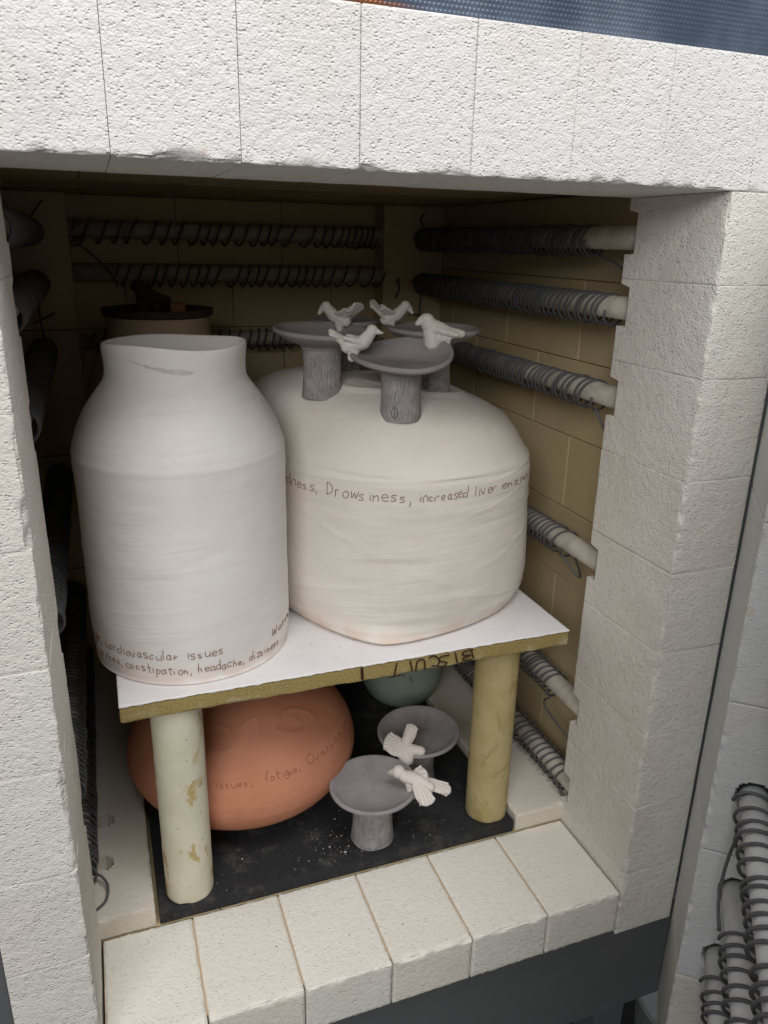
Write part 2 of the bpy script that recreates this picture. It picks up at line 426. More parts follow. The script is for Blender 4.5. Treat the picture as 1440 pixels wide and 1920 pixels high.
# ------------------------------------------------------------------ inside of the chamber
def brick_wall(name, core, axis, face, us, zs, mat, mort, sign, stag=True, thick=.05):
    """bricks on a wall plane: axis = normal axis, face = visible coordinate, sign = which way is behind."""
    p = part(name, core, mort)
    cache = {}
    u0, u1, L = us; z0, z1, hz = zs
    nz = max(1, int(round((z1-z0)/hz)))
    for k in range(nz):
        a, b = z0+(z1-z0)*k/nz, z0+(z1-z0)*(k+1)/nz
        st = u0-(L*.5 if (k % 2 and stag) else 0)
        while st < u1-1e-6:
            s0, s1 = max(st, u0), min(st+L, u1)
            st += L
            if s1-s0 < .02: continue
            g = .0006; off = random.uniform(0, .0012)
            if axis == 0: bb = (face, face+thick, s0+g, s1-g, a+g, b-g)
            elif axis == 1: bb = (s0+g, s1-g, face, face+thick, a+g, b-g)
            else: bb = (s0+g, s1-g, a+g, b-g, face, face+thick)
            bb = list(bb)
            if sign < 0:
                bb[2*axis], bb[2*axis+1] = face-thick, face
            sz = tuple(round(bb[2*q+1]-bb[2*q], 4) for q in range(3))
            c = Vector(((bb[0]+bb[1])/2, (bb[2]+bb[3])/2, (bb[4]+bb[5])/2)); c[axis] += off*sign
            if sz not in cache:
                o = box('brick', (-sz[0]/2, sz[0]/2, -sz[1]/2, sz[1]/2, -sz[2]/2, sz[2]/2), mat, None, .0012); cache[sz] = o.data
                o.data.materials.clear(); o.data.materials.append(mat)
            else:
                o = bpy.data.objects.new('brick', cache[sz]); COL.objects.link(o)
            o.location = c; child(o, p)
    return p
brick_wall('side_wall', (XR+.003, XR+.09, T-.06, YB+.09, -.08, 1.05), 0, XR, (T-.05, YB+.08, .232), (-.02, ZC, .118), M_inner, M_mdark, 1)
brick_wall('side_wall', (XL-.09, XL-.003, T-.06, YB+.09, -.08, 1.05), 0, XL, (T-.05, YB+.08, .232), (-.02, ZC, .118), M_inner, M_mdark, -1)
brick_wall('back_wall', (XL-.09, XR+.09, YB+.003, YB+.09, -.08, 1.05), 1, YB, (XL, XR, .206), (-.02, ZC, .118), M_inner, M_mdark, 1)
brick_wall('ceiling', (XL-.09, XR+.09, T+.001, YB+.09, ZC+.003, 1.06), 2, ZC, (XL, XR, .285), (T+.002, YB, .19), M_inner, M_mdark, 1, stag=True, thick=.045)
brick_wall('chamber_floor', (XL-.09, XR+.09, SB+.002, YB+.09, -.085, -.005), 2, -.002, (XL, XR, .23), (SB+.002, YB, .118), M_inner, M_mdark, -1, stag=False, thick=.03)
# corner posts that carry the tubes of the back wall
for (a, b) in ((XL+.001, .040), (.638, XR-.001)):
    cp = part('corner_post', (a+.002, b-.002, YB-.056, YB-.002, 0, ZC-.001), M_mdark)
    for k in range(4):
        z0 = .0+k*ZC/4; child(box('brick', (a, b, YB-.058, YB-.001, z0+.001, z0+ZC/4-.001), M_inner, None, .0012), cp)
# raised ledges along both sides of the floor, with sockets for the wires
def sockets(cs):
    def f(V2, V):
        V2 = V2.copy()
        for (cx, cy, r, dep) in cs:
            d = np.hypot(V[:, 0]-cx, V[:, 1]-cy); m = (d < r) & (V[:, 2] > .0299)
            V2[m, 2] -= dep
        return V2
    return f
rough_l = rough_box('ledge', (XL+.001, .0705, SB+.0006, YB-.002, -.001, .031), M_ledge, None, '-y+z+x', cell=.0036, chip=.0035, seed=130, deform=sockets([(.006, .262, .0135, .022), (.012, .352, .012, .022)]))
K(rough_l)
rough_r = rough_box('ledge', (.6165, XR-.001, SB+.0006, YB-.002, -.001, .029), M_ledge, None, '-y+z-x', cell=.0036, chip=.0035, seed=131, deform=sockets([(.684, .268, .019, .024)]))
K(rough_r)

# ------------------------------------------------------------------ heating elements
def tube(name, a, b, r, mat, parent=None, seg=28):
    a = np.array(a); b = np.array(b)
    V, F = tube_mesh([np.array([a+(b-a)*t for t in np.linspace(0, 1, 6)])], r, seg)
    return mkobj(name, V, F, mat, parent, smooth=True)
def coil_path(a, b, n, Rr, sag, seed, dens=None, per=22, phase=0.):
    a = np.array(a, float); b = np.array(b, float); ax = b-a; L = np.linalg.norm(ax); ax /= L
    e2 = np.array([0, 0, 1.0]); e1 = np.cross(ax, e2); e1 /= np.linalg.norm(e1)
    rs = np.random.RandomState(seed)
    t = np.arange(int(n*per)+1)/per
    w = np.exp(rs.normal(0, .25, int(n)+3))
    if dens is not None: w *= np.array([dens(k/n) for k in range(int(n)+3)])
    cum = np.concatenate([[0], np.cumsum(w)]); s = np.interp(t, np.arange(len(cum)), cum); s = (s-s[0])/(s[-1]-s[0])*L
    rad = Rr*(1+np.interp(t, np.arange(int(n)+3), rs.normal(0, .035, int(n)+3)))
    ph = 2*np.pi*t+phase
    lean = .004*np.sin(ph)
    return a+np.outer(s+lean, ax)+np.outer(rad*np.cos(ph), e1)+np.outer(rad*np.sin(ph)-sag, e2)
def element(p0, p1, r, n, c0, c1, seed, dens=None, tails=(), Rr=None, wr=.0019, mat=M_tube, parent=None, per=22):
    tb = tube('element_tube', p0, p1, r, mat)
    if parent is None: K(tb)
    else: tb.parent = parent
    Rr = Rr or r+.0052
    path = coil_path(c0, c1, n, Rr, Rr-r-wr*.6, seed, dens, per)
    V, F = tube_mesh([path]+[np.array(catmull(t, 16)) for t in tails], wr, 6)
    co = mkobj('coil', V, F, M_wire, None, smooth=True); co.parent = tb
    return tb
XE = W+.021
dn = lambda f: .75+.6*max(0, (f-.88)/.12)**1.5 + .25*math.sin(9*f)**2
fr = T-.030
ends = [.258, .195, .203, .240, .235, .180]
turns = [66, 62, 54, 56, 56, 62]
for i, z in enumerate(RODS):
    tails = []
    if i == 0: tails = [[(XE+.006, ends[0], z-.022), (XE+.004, ends[0]-.05, z-.035), (XE+.01, T+.004, z-.055)], [(XE, .862, z+.02), (XE-.006, .866, z+.035), (XE+.002, .87, z+.045)]]
    if i == 1: tails = [[(XE-.008, .845, z-.02), (XE-.010, .846, z-.05), (XE-.010, .846, z-.066)], [(XE-.034, .846, z-.062), (XE-.010, .846, z-.067), (XE+.010, .845, z-.072)]]
    if i == 2: tails = [[(XE-.012, ends[2], z-.020), (XE-.004, ends[2]-.014, z-.045), (XE+.012, T+.012, z-.085)]]
    if i == 3: tails = [[(XE-.02, ends[3]-.004, z-.012), (XE-.012, ends[3]-.04, z-.035), (XE+.006, ends[3]-.02, z-.040), (XE+.012, ends[3]+.01, z-.02)]]
    if i == 4: tails = [[(XE-.014, ends[4]-.002, z-.018), (XE-.012, .25, z-.045), (XE-.004, T+.02, z-.07)]]
    if i == 5: tails = [[(XE-.012, ends[5], z-.016), (XE-.014, T+.01, z-.022), (XE-.008, T-.006, z-.026)]]
    element((XE, fr+.012, z), (XE, YB-.03, z), .0148, turns[i], (XE, .868, z), (XE, ends[i], z), 10+i, dn, tails)
XE2 = -.021
for i, z in enumerate(RODS):
    tails = []
    if i == 5: tails = [[(XE2+.014, .235, z-.015), (XE2+.026, .222, z-.010), (XE2+.034, .208, z-.017), (XE2+.030, .190, z-.024), (XE2+.018, .178, z-.024)]]
    if i == 0: tails = [[(XE2+.006, .852, z+.02), (XE2+.016, .856, z+.034), (XE2+.026, .86, z+.046)]]
    if i == 1: tails = [[(XE2+.004, .846, z-.02), (XE2+.000, .848, z-.06), (XE2+.004, .848, z-.10)], [(XE2-.012, .848, z-.074), (XE2+.004, .848, z-.066), (XE2+.026, .848, z-.056)]]
    element((XE2, fr+.012, z), (XE2, YB-.03, z), .0148, 66, (XE2, .86, z), (XE2, .215, z), 30+i, lambda f: .8, tails, Rr=.0215)
YE = YB-.040
for i, (z, n, x0, x1) in enumerate(((.884, 26, .048, .625), (.808, 25, .115, .672), (.686, 30, .06, .64))):
    tails = []
    if i == 0: tails = [[(.046, YE-.018, z-.02), (.062, YE-.02, z-.03), (.09, YE-.02, z-.055), (.112, YE-.02, z-.085), (.116, YE-.015, z-.098)], [(.042, YE-.02, z-.022), (.052, YE-.022, z-.018), (.060, YE-.022, z-.024), (.050, YE-.024, z-.028), (.042, YE-.022, z-.026)]]
    if i == 1: tails = [[(.672, YE-.02, z-.01), (.672, YE-.022, z-.028), (.664, YE-.022, z-.045)]]
    element((.030, YE, z), (.70, YE, z), .0150, n, (x0, YE, z), (x1, YE, z), 50+i, (lambda f: 1.9-1.3*f) if i == 0 else (lambda f: 1.0), tails, Rr=.0195, wr=.0021)

# ------------------------------------------------------------------ steel round the kiln
K(mkobj('top_panel', [(-.35, .009, 1.0545), (1.05, .009, 1.0545), (1.05, .009, 1.40), (-.35, .009, 1.40), (-.35, .05, 1.0545), (1.05, .05, 1.0545), (1.05, .05, 1.40), (-.35, .05, 1.40)],
    [(0, 1, 2, 3), (5, 4, 7, 6), (4, 0, 3, 7), (1, 5, 6, 2), (3, 2, 6, 7), (4, 5, 1, 0)], M_dimple))
K(box('base_panel', (-.20, .86, .030, .062, -.285, -.0815), M_steel, None, .004))
K(box('casing', (-.17, -.0845, .02, 1.03, -.0815, 1.052), M_steel, None, .003))
K(box('casing', (.866, .90, .075, 1.03, -.0815, 1.052), M_steel, None, .003))
K(box('casing', (-.168, .864, 1.022, 1.05, -.0815, 1.052), M_steel, None, .003))
for x, y in ((-.12, .12), (.80, .12), (-.12, .95), (.80, .95)):
    lg = K(box('leg', (x-.03, x+.03, y-.03, y+.03, -.60, -.0825 if y > .5 else -.0825), M_steel, None, .004))
    f = box('foot_pad', (x-.05, x+.05, y-.05, y+.05, -.62, -.601), M_steel, None, .006); child(f, lg)
bucket_prof = [(.001, -.619), (.085, -.619), (.092, -.61), (.104, -.47), (.108, -.455), (.104, -.447), (.060, -.425), (.001, -.42)]
a = np.linspace(0, 2*np.pi, 41)[:-1]
V = [(r*math.cos(t), r*math.sin(t), z+.62) for r, z in bucket_prof for t in a]
bk = mkobj('tub', V, grid_faces(len(bucket_prof), 40), M_pale, None, True, (1.005, .10, -.62))
bk.data.polygons.foreach_set('use_smooth', [False]*len(bk.data.polygons))
tag(bk, 'pale grey lidded tub on the floor under the kiln, beside the door', 'tub')

# ------------------------------------------------------------------ door, ajar on the right
DA = R(230)
P0 = (.789, -.015, 0)
door = mkobj('door', *(lambda b: ([(x, y, z) for x in b[0:2] for y in b[2:4] for z in b[4:6]], [(0, 1, 3, 2), (4, 6, 7, 5), (0, 4, 5, 1), (2, 3, 7, 6), (0, 2, 6, 4), (1, 5, 7, 3)]))((-.024, .915, .108, .135, -.24, 1.00)), M_steel)
K(door); door.location = P0; door.rotation_euler = (0, 0, DA); door.matrix_parent_inverse = Matrix.Translation(kiln.location).inverted()
DZ = [-.235, -.038, .17, .381, .60, .80, .995]
drods = [(.258, .047), (.117, .0505), (.008, .047), (.49, .05), (.72, .05), (.90, .05)]
def holes(V2, V):
    V2 = V2.copy()
    for z, w in drods:
        d = np.hypot(V[:, 1]-w, V[:, 2]-z); m = (d < .0208) & (V[:, 0] > .1199)
        V2[m, 0] -= .02
    return V2
for i in range(len(DZ)-1):
    o = rough_box('brick', (-.022, .12, 0, .107, DZ[i]+.0006, DZ[i+1]-.0006), M_doorb if i else M_jamb, None, '-y+x', cell=.0028 if i in (1, 2) else .006 if i == 0 else .01, chip=.0055, seed=160+i, joint=.0010, deform=holes if 0 < i else None)
    o.parent = door
for i in range(4):
    o = rough_box('brick', (.1215, .80, .078, .107, -.235+i*.31, -.2365+(i+1)*.31), M_doorb, None, '-y', cell=.03, chip=.002, seed=170+i); o.parent = door
    o = rough_box('brick', (.8015, .912, 0, .107, -.235+i*.31, -.2365+(i+1)*.31), M_doorb, None, '-y-x', cell=.02, chip=.003, seed=180+i); o.parent = door
for k, (z, w) in enumerate(drods):
    tails = []
    if k == 0: tails = [[(.19, w-.022, z-.006), (.182, w-.024, z-.03), (.178, w-.026, z-.07), (.186, w-.026, z-.105), (.20, w-.022, z-.130)]]
    n = 36; cst = (.124 if k == 0 else .196 if k == 1 else .16)
    element((.105, w, z), (.81, w, z), .0172, n, (cst, w, z), (.79, w, z), 70+k, (lambda f: 1.0 if f < .35 else .8), tails, Rr=.0228, wr=.0022, mat=M_tube2, parent=door, per=26)

# ------------------------------------------------------------------ kiln shelves and posts
ZS0, ZS1 = .3245, .349
sh = empty('kiln_shelf', (.36, .45, ZS0)); tag(sh, 'white washed kiln shelf with ochre edge carrying the tall jar', 'kiln shelf')
SHM = core_inv(sh)
o = rough_box('slab', (.052, .671, .152, .765, ZS0, ZS1-.0016), M_shelf, None, '-y+z-z+x-x', cell=.008, chip=.0022, seed=200); o.parent = sh; o.matrix_parent_inverse = SHM
# kiln wash: a skin with a ragged lip over the front edge
nx, ny = 240, 30
xs = np.linspace(.0522, .6708, nx); ys = np.concatenate([np.linspace(.1505, .165, 9), np.linspace(.18, .7645, ny-9)])
X, Y = np.meshgrid(xs, ys, indexing='ij'); P = np.stack([X, Y, np.zeros_like(X)], -1)
drip = (fbm(P*[1, 0, 0]+[0, .3, .7], 120, 3, 3)-.45)*.005 + .006*np.clip(noise(P*[1, 0, 0], 24, 8)-.84, 0, 1)*4
Z = ZS1+.0004*(noise(P, 60, 2)-.5)
edge = np.clip(1-(Y-.1505)/.0035, 0, 1)
Y2 = Y + 0
Zf = np.where(Y < .1515, ZS1-.0012-np.clip(drip, -.0008, .0065), Z)
Y2 = np.where(Y < .1515, .1512, np.where(Y < .154, .1514+(Y-.1515)*.9, Y))
V = np.stack([X, Y2, Zf], -1).reshape(-1, 3)
o = mkobj('kiln_wash', V, [(a, a+ny, a+ny+1, a+1) for i in range(nx-1) for a in range(i*ny, i*ny+ny-1)], M_wash, None, True); o.parent = sh; o.matrix_parent_inverse = SHM
sd = o.modifiers.new('thick', 'SOLIDIFY'); sd.thickness = .0012; sd.offset = -1

bs = rough_box('kiln_shelf', (.0745, .6125, .1584, .72, -.0005, .0195), M_black, None, '-y+z-x+x', cell=.008, chip=.0025, seed=210)
tag(bs, 'black kiln shelf lying on the kiln floor behind the pale sill', 'kiln shelf')

def post(loc, r, h, mat, label, seed, lean=(0, 0)):
    n, mseg = 34, 56; V = []
    th = np.linspace(0, 2*np.pi, mseg+1)[:-1]
    zz = np.concatenate([[0, .0008, .002, .004, .008], np.linspace(.012, h-.006, n-8), [h-.003, h-.001, h]])
    for k, z in enumerate(zz):
        e = min(z, h-z); rr = r-.0025*max(0, 1-e/.003)**2
        p = np.stack([np.cos(th)*r, np.sin(th)*r, np.full(mseg, z)], -1)
        c = (fbm(p, 60, 2, seed)-.5)*.001
        if e < .010: c = c-np.clip(fbm(p, 45, 2, seed+2)-.55, 0, 1)*.012*(1-e/.010)
        V += [((rr+c[j])*math.cos(th[j]), (rr+c[j])*math.sin(th[j]), z) for j in range(mseg)]
    F = grid_faces(len(zz), mseg); F.append(tuple(range(mseg))[::-1]); F.append(tuple(range((len(zz)-1)*mseg, len(zz)*mseg)))
    o = mkobj('kiln_post', V, F, mat, None, True, loc); tag(o, label, 'kiln post', 'posts holding up the white shelf'); return o
zp = .0192
post((.119, .1905, zp), .0322, ZS0-zp, M_post1, 'cream kiln post with ochre stains, left, in front of terracotta vessel', 3)
post((.5815, .1965, zp), .0325, ZS0-zp, M_post2, 'yellow ochre kiln post on the right, beside the grey birdbaths', 4)
post((.345, .665, zp), .0320, ZS0-zp, M_post2, 'ochre kiln post under the back of the white shelf', 5)

# ------------------------------------------------------------------ hand lettering
G = {
 'a': '.4,.42 .2,.5 .05,.3 .1,.05 .25,.02 .4,.2|.4,.5 .4,.15 .46,0', 'b': '.08,1 .08,0|.08,.3 .25,.48 .4,.28 .3,.03 .08,.08', 'c': '.4,.42 .2,.5 .06,.25 .18,.02 .4,.08',
 'd': '.4,.4 .2,.48 .05,.25 .15,.02 .4,.15|.42,1 .42,0', 'e': '.07,.26 .4,.3 .3,.48 .12,.42 .07,.2 .2,.02 .4,.08', 'f': '.4,.9 .22,.95 .18,.7 .18,-.02|.02,.5 .36,.52',
 'g': '.4,.42 .2,.5 .06,.28 .18,.05 .4,.2|.41,.5 .4,-.2 .2,-.32 .04,-.2', 'h': '.08,1 .08,0|.08,.3 .25,.48 .38,.35 .4,0', 'i': '.15,.48 .15,0|.15,.66 .16,.7',
 'k': '.08,1 .08,0|.38,.48 .1,.22 .4,0', 'l': '.12,1 .12,0', 'm': '.05,.48 .05,0|.05,.3 .18,.47 .26,.3 .27,0|.27,.3 .4,.47 .48,.3 .5,0', 'n': '.06,.48 .07,0|.07,.3 .25,.48 .37,.34 .39,0',
 'o': '.22,.48 .06,.3 .1,.05 .28,.01 .4,.22 .34,.44 .22,.48', 'p': '.08,.48 .08,-.35|.08,.3 .25,.48 .4,.28 .28,.03 .08,.08', 'r': '.06,.48 .08,0|.08,.28 .2,.46 .36,.44', 's': '.36,.45 .16,.48 .08,.34 .32,.2 .3,.03 .05,.04',
 't': '.2,.85 .2,.05 .34,0|.03,.5 .38,.52', 'u': '.06,.48 .08,.1 .22,0 .36,.15|.38,.48 .38,.05 .44,0', 'v': '.04,.48 .2,0 .38,.5', 'w': '.03,.48 .13,0 .25,.36 .36,0 .48,.5', 'y': '.05,.48 .22,.12|.42,.5 .1,-.32', 'z': '.06,.46 .38,.47 .08,.02 .42,.03',
 'D': '.1,1 .1,0|.02,.98 .3,.95 .5,.6 .42,.2 .08,0', 'O': '.3,.95 .08,.6 .14,.1 .36,.02 .52,.4 .46,.8 .3,.95', 'W': '.03,1 .15,0 .3,.7 .42,0 .58,1', ',': '.1,.08 .12,-.08 .05,-.24', ' ': '',
 'B': '.08,1 .08,0|.0,1 .36,.96 .4,.7 .08,.54 .44,.42 .44,.08 .0,0', 'I': '.2,1 .2,0', 'S': '.42,.9 .15,1 .06,.72 .4,.42 .38,.08 .03,.04', 'C': '.42,.9 .2,1 .05,.5 .2,.02 .44,.1', 'U': '.05,1 .08,.2 .22,0 .38,.15 .42,1', 'T': '.22,1 .22,0|.0,.98 .46,1.0', '1': '.15,1 .2,0', '0': '.22,.95 .06,.6 .1,.1 .28,.02 .4,.4 .36,.85 .22,.95'}
ADV = {'i': .3, 'l': .28, 'm': .62, 'w': .58, 'W': .7, 'D': .62, 'O': .64, ',': .28, ' ': .38, 'I': .4, 'B': .58}
def strokes(text, seed=0):
    rs = random.Random(seed); x = 0; out = []
    for ch in text:
        for st in G.get(ch, '').split('|'):
            if not st: continue
            pts = [tuple(map(float, q.split(','))) for q in st.split()]
            jx, jy, sh_, sc = rs.uniform(-.05, .05), rs.uniform(-.07, .07), rs.uniform(-.14, .12), rs.uniform(.82, 1.18)
            pts = [(x+px*sc+sh_*py+jx, py*sc+jy) for px, py in pts]
            out.append(catmull(pts, max(5, 5*len(pts))) if len(pts) > 2 else np.array([np.array(pts[0])+(np.array(pts[1])-np.array(pts[0]))*t for t in np.linspace(0, 1, 5)]))
        x += ADV.get(ch, .52)+rs.uniform(-.02, .04)
    return out, x
def letter(name, text, fmap, parent, mat, rad, seed=0, inv=None):
    st, w = strokes(text, seed)
    paths = [np.array([fmap(p[0]/w, p[1]) for p in s]) for s in st]
    V, F = tube_mesh(paths, rad, 5)
    o = mkobj(name, V, F, mat, None, True); o.parent = parent
    if inv: o.matrix_parent_inverse = inv
    return o

# marker on the shelf edge, written upside down
def shelf_map(xr, xl, zt, hgt):
    return lambda u, v: (xr+(xl-xr)*u, .1508, zt-v*hgt-.0022*u)
letter('lettering', 'BISCUIT', shelf_map(.517, .394, .3455, .0165), sh, M_ink, .0011, 2, SHM)
letter('lettering', '1', shelf_map(.356, .350, .3470, .0175), sh, M_ink, .0018, 3, SHM)

# ------------------------------------------------------------------ thrown and coiled vessels
def lathe(name, prof, c, mat, seg=160, n=150, rough=.004, seed=0, mod=None, parent=None, post=None):
    """prof = list of (r, z); returns the object and a map (theta, z) -> point on the outside wall."""
    K_ = catmull(prof, n); th = np.linspace(0, 2*np.pi, seg+1)[:-1]
    rr = K_[:, 0:1]; zz = K_[:, 1:2]
    Rr = np.repeat(rr, seg, 1); Zz = np.repeat(zz, seg, 1)
    q = np.stack([np.cos(th)[None]*.12+0*Rr, np.sin(th)[None]*.12+0*Rr, Zz], -1)
    f = 1+rough*2*(fbm(q, 14, 2, seed)-.5)+rough*.8*(fbm(q*[1, 1, 4], 22, 2, seed+4)-.5)
    if mod is not None: f = f*mod(th[None], Zz)
    Rr = Rr*f
    P = np.stack([Rr*np.cos(th), Rr*np.sin(th), Zz], -1)
    if post is not None: P = post(P, th)
    V = P.reshape(-1, 3); F = grid_faces(n, seg)
    o = mkobj(name, V, F, mat, parent, True, c)
    return o, P, th
def surf_map(P, th, c, upto, lift=.0003, world=True):
    """(theta deg, z world) -> point just on the wall, using the part of the profile before index upto."""
    Q = P[:upto]
    def f(deg, z):
        t = math.radians(deg) % (2*math.pi); m = len(th); j = t/(2*math.pi)*m; j0 = int(j) % m; j1 = (j0+1) % m; w = j-int(j)
        col = Q[:, j0]*(1-w)+Q[:, j1]*w
        k = np.interp(z-c[2], col[:, 2], np.arange(len(col))); k0 = min(int(k), len(col)-2); p = col[k0]+(col[k0+1]-col[k0])*(k-k0)
        n = np.array([p[0], p[1], 0]); n /= np.linalg.norm(n)
        return tuple(np.array(c)*0+p+n*lift)
    return f

# tall jar
JC = (.158, .300, ZS1)
jp = [(.06, .0005), (.1215, .0005), (.1285, .008), (.131, .05), (.131, .15), (.1310, .225), (.1312, .271), (.1252, .297), (.1125, .324), (.0962, .346), (.0848, .361), (.0818, .376), (.0826, .399), (.0805, .404), (.0765, .401), (.0750, .385), (.083, .365), (.105, .31), (.120, .25), (.122, .1), (.11, .02), (.01, .018)]
def jar_post(P, th):
    P = P.copy(); z = P[..., 2]
    w = np.clip((z-.33)/.07, 0, 1)
    P[..., 2] += w*(.0012*np.sin(2*th+.6)+.0015*np.sin(3*th+2))[None]
    s = 1-w*.05*np.cos(2*(th-1.2))[None]
    P[..., 0] *= s; P[..., 1] *= s
    # brushed ridges and a crease under the neck
    zc = .165+.012*np.sin(th*1.0+1)[None]
    out = np.clip(1-np.abs(z-zc)/.0022, 0, 1)*np.clip(np.cos(th+2.2), 0, 1)[None]*.0011
    zc2 = .277+.005*np.sin(th+.5)[None]; out = out+np.clip(1-np.abs(z-zc2)/.006, 0, 1)*.0009
    rad = np.hypot(P[..., 0], P[..., 1])+1e-9
    f = 1+out/rad; P[..., 0] *= f; P[..., 1] *= f
    return P
jar, JP, jth = lathe('jar', jp, JC, M_jar, 200, 260, .011, 3, None, None, jar_post)
tag(jar, 'tall white slip jar with narrow neck, text around its foot, on the white shelf', 'jar')
jm = surf_map(JP, jth, JC, int(260*12/21))
letter('lettering', 'ge, cardiovascular issues', lambda u, v: jm(-164+(-80+164)*u, .3865+.0005*u+v*.0135), jar, M_inc, .0005, 5)
letter('lettering', 'arrhea, constipation, headache, dizziness', lambda u, v: jm(-159+(-39+159)*u, .3690-.0060*u+v*.0125), jar, M_inc, .0005, 6)
letter('lettering', 'Warni', lambda u, v: jm(-47+(-20+47)*u, .3830+.002*u+v*.0135), jar, M_inc, .0005, 7)
# scraped streak on the neck
def streak():
    V = []; n = 60
    for k in range(n):
        t = k/(n-1); deg = -136+(-82+136)*t; z = .7395-.0130*t-.003*math.sin(3*t)
        hw = (.0008+.0030*max(0, t-.25)**.6*min(1, (1.02-t)*6))*(.75+.5*random.random())
        for q in (-1, -.33, .33, 1): V.append(jm(deg, z+hw*q))
    return V, [(k*4+j, k*4+4+j, k*4+5+j, k*4+1+j) for k in range(n-1) for j in range(3)]
V, F = streak(); o = mkobj('scrape', V, F, M_scr, jar, True)

# broad pebble shaped vessel
VC = (.4803, .4231, ZS1)
vv = dict(m=((-.0252, .1814, .8598), (-.0562, -.3244, 1.2613), (.0491, 4.164, .7737)))
vp = [(.06, .0005), (.196, .0005), (.2230, .0140), (.2315, .055), (.2300, .13), (.2290, .196), (.2288, .222), (.2268, .231), (.2225, .244), (.1910, .2945), (.1420, .3185), (.095, .3295), (.001, .335)]
def vmod(th, z):
    h = np.clip(z/.3305, 0, 1); s = 0
    for i, (a, t0, b) in enumerate(vv['m']): s = s+a*np.cos((i+2)*(th-t0))*(1+(b-1)*h)
    q_ = (th-R(251)+np.pi) % (2*np.pi)-np.pi; s = s+.12*np.exp(-(np.abs(q_)/.30)**1.4)*np.clip(1-h*11, 0, 1)**1.5+.012*np.exp(-(q_/.3)**2)*np.clip(1-h*3, 0, 1)
    return 1+s
def vpost(P, th):
    P = P.copy(); h = np.clip(P[..., 2]/.3305, 0, 1); x, y = P[..., 0], P[..., 1]; z = P[..., 2]
    # creases of the rolled clay, only on the wall
    for (z0, amp, t0, wd, sl) in ((.232, .0018, -1.7, .9, .03), (.236, .0016, -.8, .5, .05), (.155, .0020, -2.25, .28, -.16), (.12, .0014, -1.0, .35, .14), (.19, .0012, -1.2, .30, .10), (.07, .0018, -2.3, .35, .10), (.045, .0018, -1.1, .3, -.10), (.10, .0012, -1.7, .22, -.2), (.17, .0012, -.75, .2, .2)):
        dth = (th-t0+np.pi) % (2*np.pi)-np.pi
        g = np.exp(-(dth/wd)**2)[None]*amp*.6*np.clip(1-np.abs(z-z0-sl*dth[None]*.5)/.004, 0, 1)
        rad = np.hypot(x, y)+1e-9; P[..., 0] *= 1+g/rad; P[..., 1] *= 1+g/rad
    P[..., 2] = P[..., 2]+h**3*(-.13*x)
    # oval ring in low relief on the top
    ex, ey = (x+.005)/.115, (y-.0+.065)/.070
    ang = np.arctan2(ey, ex); rr = np.hypot(ex, ey)
    top = np.clip((h-.9)*14, 0, 1)
    P[..., 2] += top*(.0035*np.clip(1-np.abs(rr-.85)/.14, 0, 1)+.0030*np.clip(1-np.abs(rr-.45)/.12, 0, 1)*(.5+.5*np.sin(2*ang)))
    return P
ves, VP, vth = lathe('vessel', vp, VC, M_vessel, 240, 300, .009, 11, vmod, None, vpost)
tag(ves, 'broad white pebble shaped vessel with incised words, carrying grey birdbaths', 'vessel')
vm = surf_map(VP, vth, VC, int(300*6.9/12))
for k_, (tx, t0_, t1_, hh_) in enumerate((('edness,', -154, -133.5, .0165), ('Drowsiness,', -130.5, -101, .0185), ('increased', -99.5, -82.5, .0150), ('liver', -80, -69.5, .0150), ('enzym', -67.5, -48, .0140))):
    letter('lettering', tx, (lambda u, v, a_=t0_, b_=t1_, h_=hh_: vm(a_+(b_-a_)*u, .5510+.0045*math.sin((a_+(b_-a_)*u+175)/50)+v*h_)), ves, M_inc, .00055, 9+k_)

# terracotta pebble
TC = (.23, .372, .0195)
tp = [(.001, .0005), (.05, .0005), (.085, .006)]+[(.178*math.cos(a), .098+(.098 if a < 0 else .118)*math.sin(a)) for a in np.radians([-50, -35, -18, 0, 18, 35, 52, 68, 80])]+[(.001, .216)]
def tpost(P, th):
    P = P.copy(); x, y, z = P[..., 0], P[..., 1], P[..., 2]; h = np.clip((z-.1)/.09, 0, 1); up_ = np.clip((z-.125)*60, 0, 1)
    def lens(cx, cy, a, b, rot, amp):
        dx, dy = x-cx, y-cy; c, s = math.cos(rot), math.sin(rot); u = (dx*c+dy*s)/a; v = (-dx*s+dy*c)/b
        e = np.abs(v)-(1-u*u)*.9
        rim = np.clip(1-np.abs(e)/.22, 0, 1)*(np.abs(u) < 1.05)
        return amp*rim
    P[..., 2] += up_*(lens(.060, -.105, .036, .018, .35, .0018)+lens(-.012, -.122, .030, .015, 1.0, .0018)+lens(-.055, -.11, .03, .018, -.7, .0015))
    P[..., 2] += up_*.0015*np.clip(1-np.hypot((x-.06)/.014, (y+.105)/.010), 0, 1)
    return P
ter, TP, tth = lathe('vessel', tp, TC, M_terra, 220, 220, .006, 21, None, None, tpost)
tag(ter, 'squat rounded terracotta vessel with incised words under the white shelf', 'vessel')
tm = surf_map(TP, tth, TC, int(220*6.0/12))
tm2 = surf_map(TP, tth, TC, int(220*10/12))
for k_, (tx, t0_, t1_) in enumerate((('lar issues,', -122, -95), ('fatigue,', -89.5, -70.5), ('Overuse he', -66.5, -24))):
    letter('lettering', tx, (lambda u, v, a_=t0_, b_=t1_: tm2(a_+(b_-a_)*u, .1560-.003*math.cos((a_+(b_-a_)*u+143)/34)+v*.0105)), ter, M_inct, .0005, 12+k_)

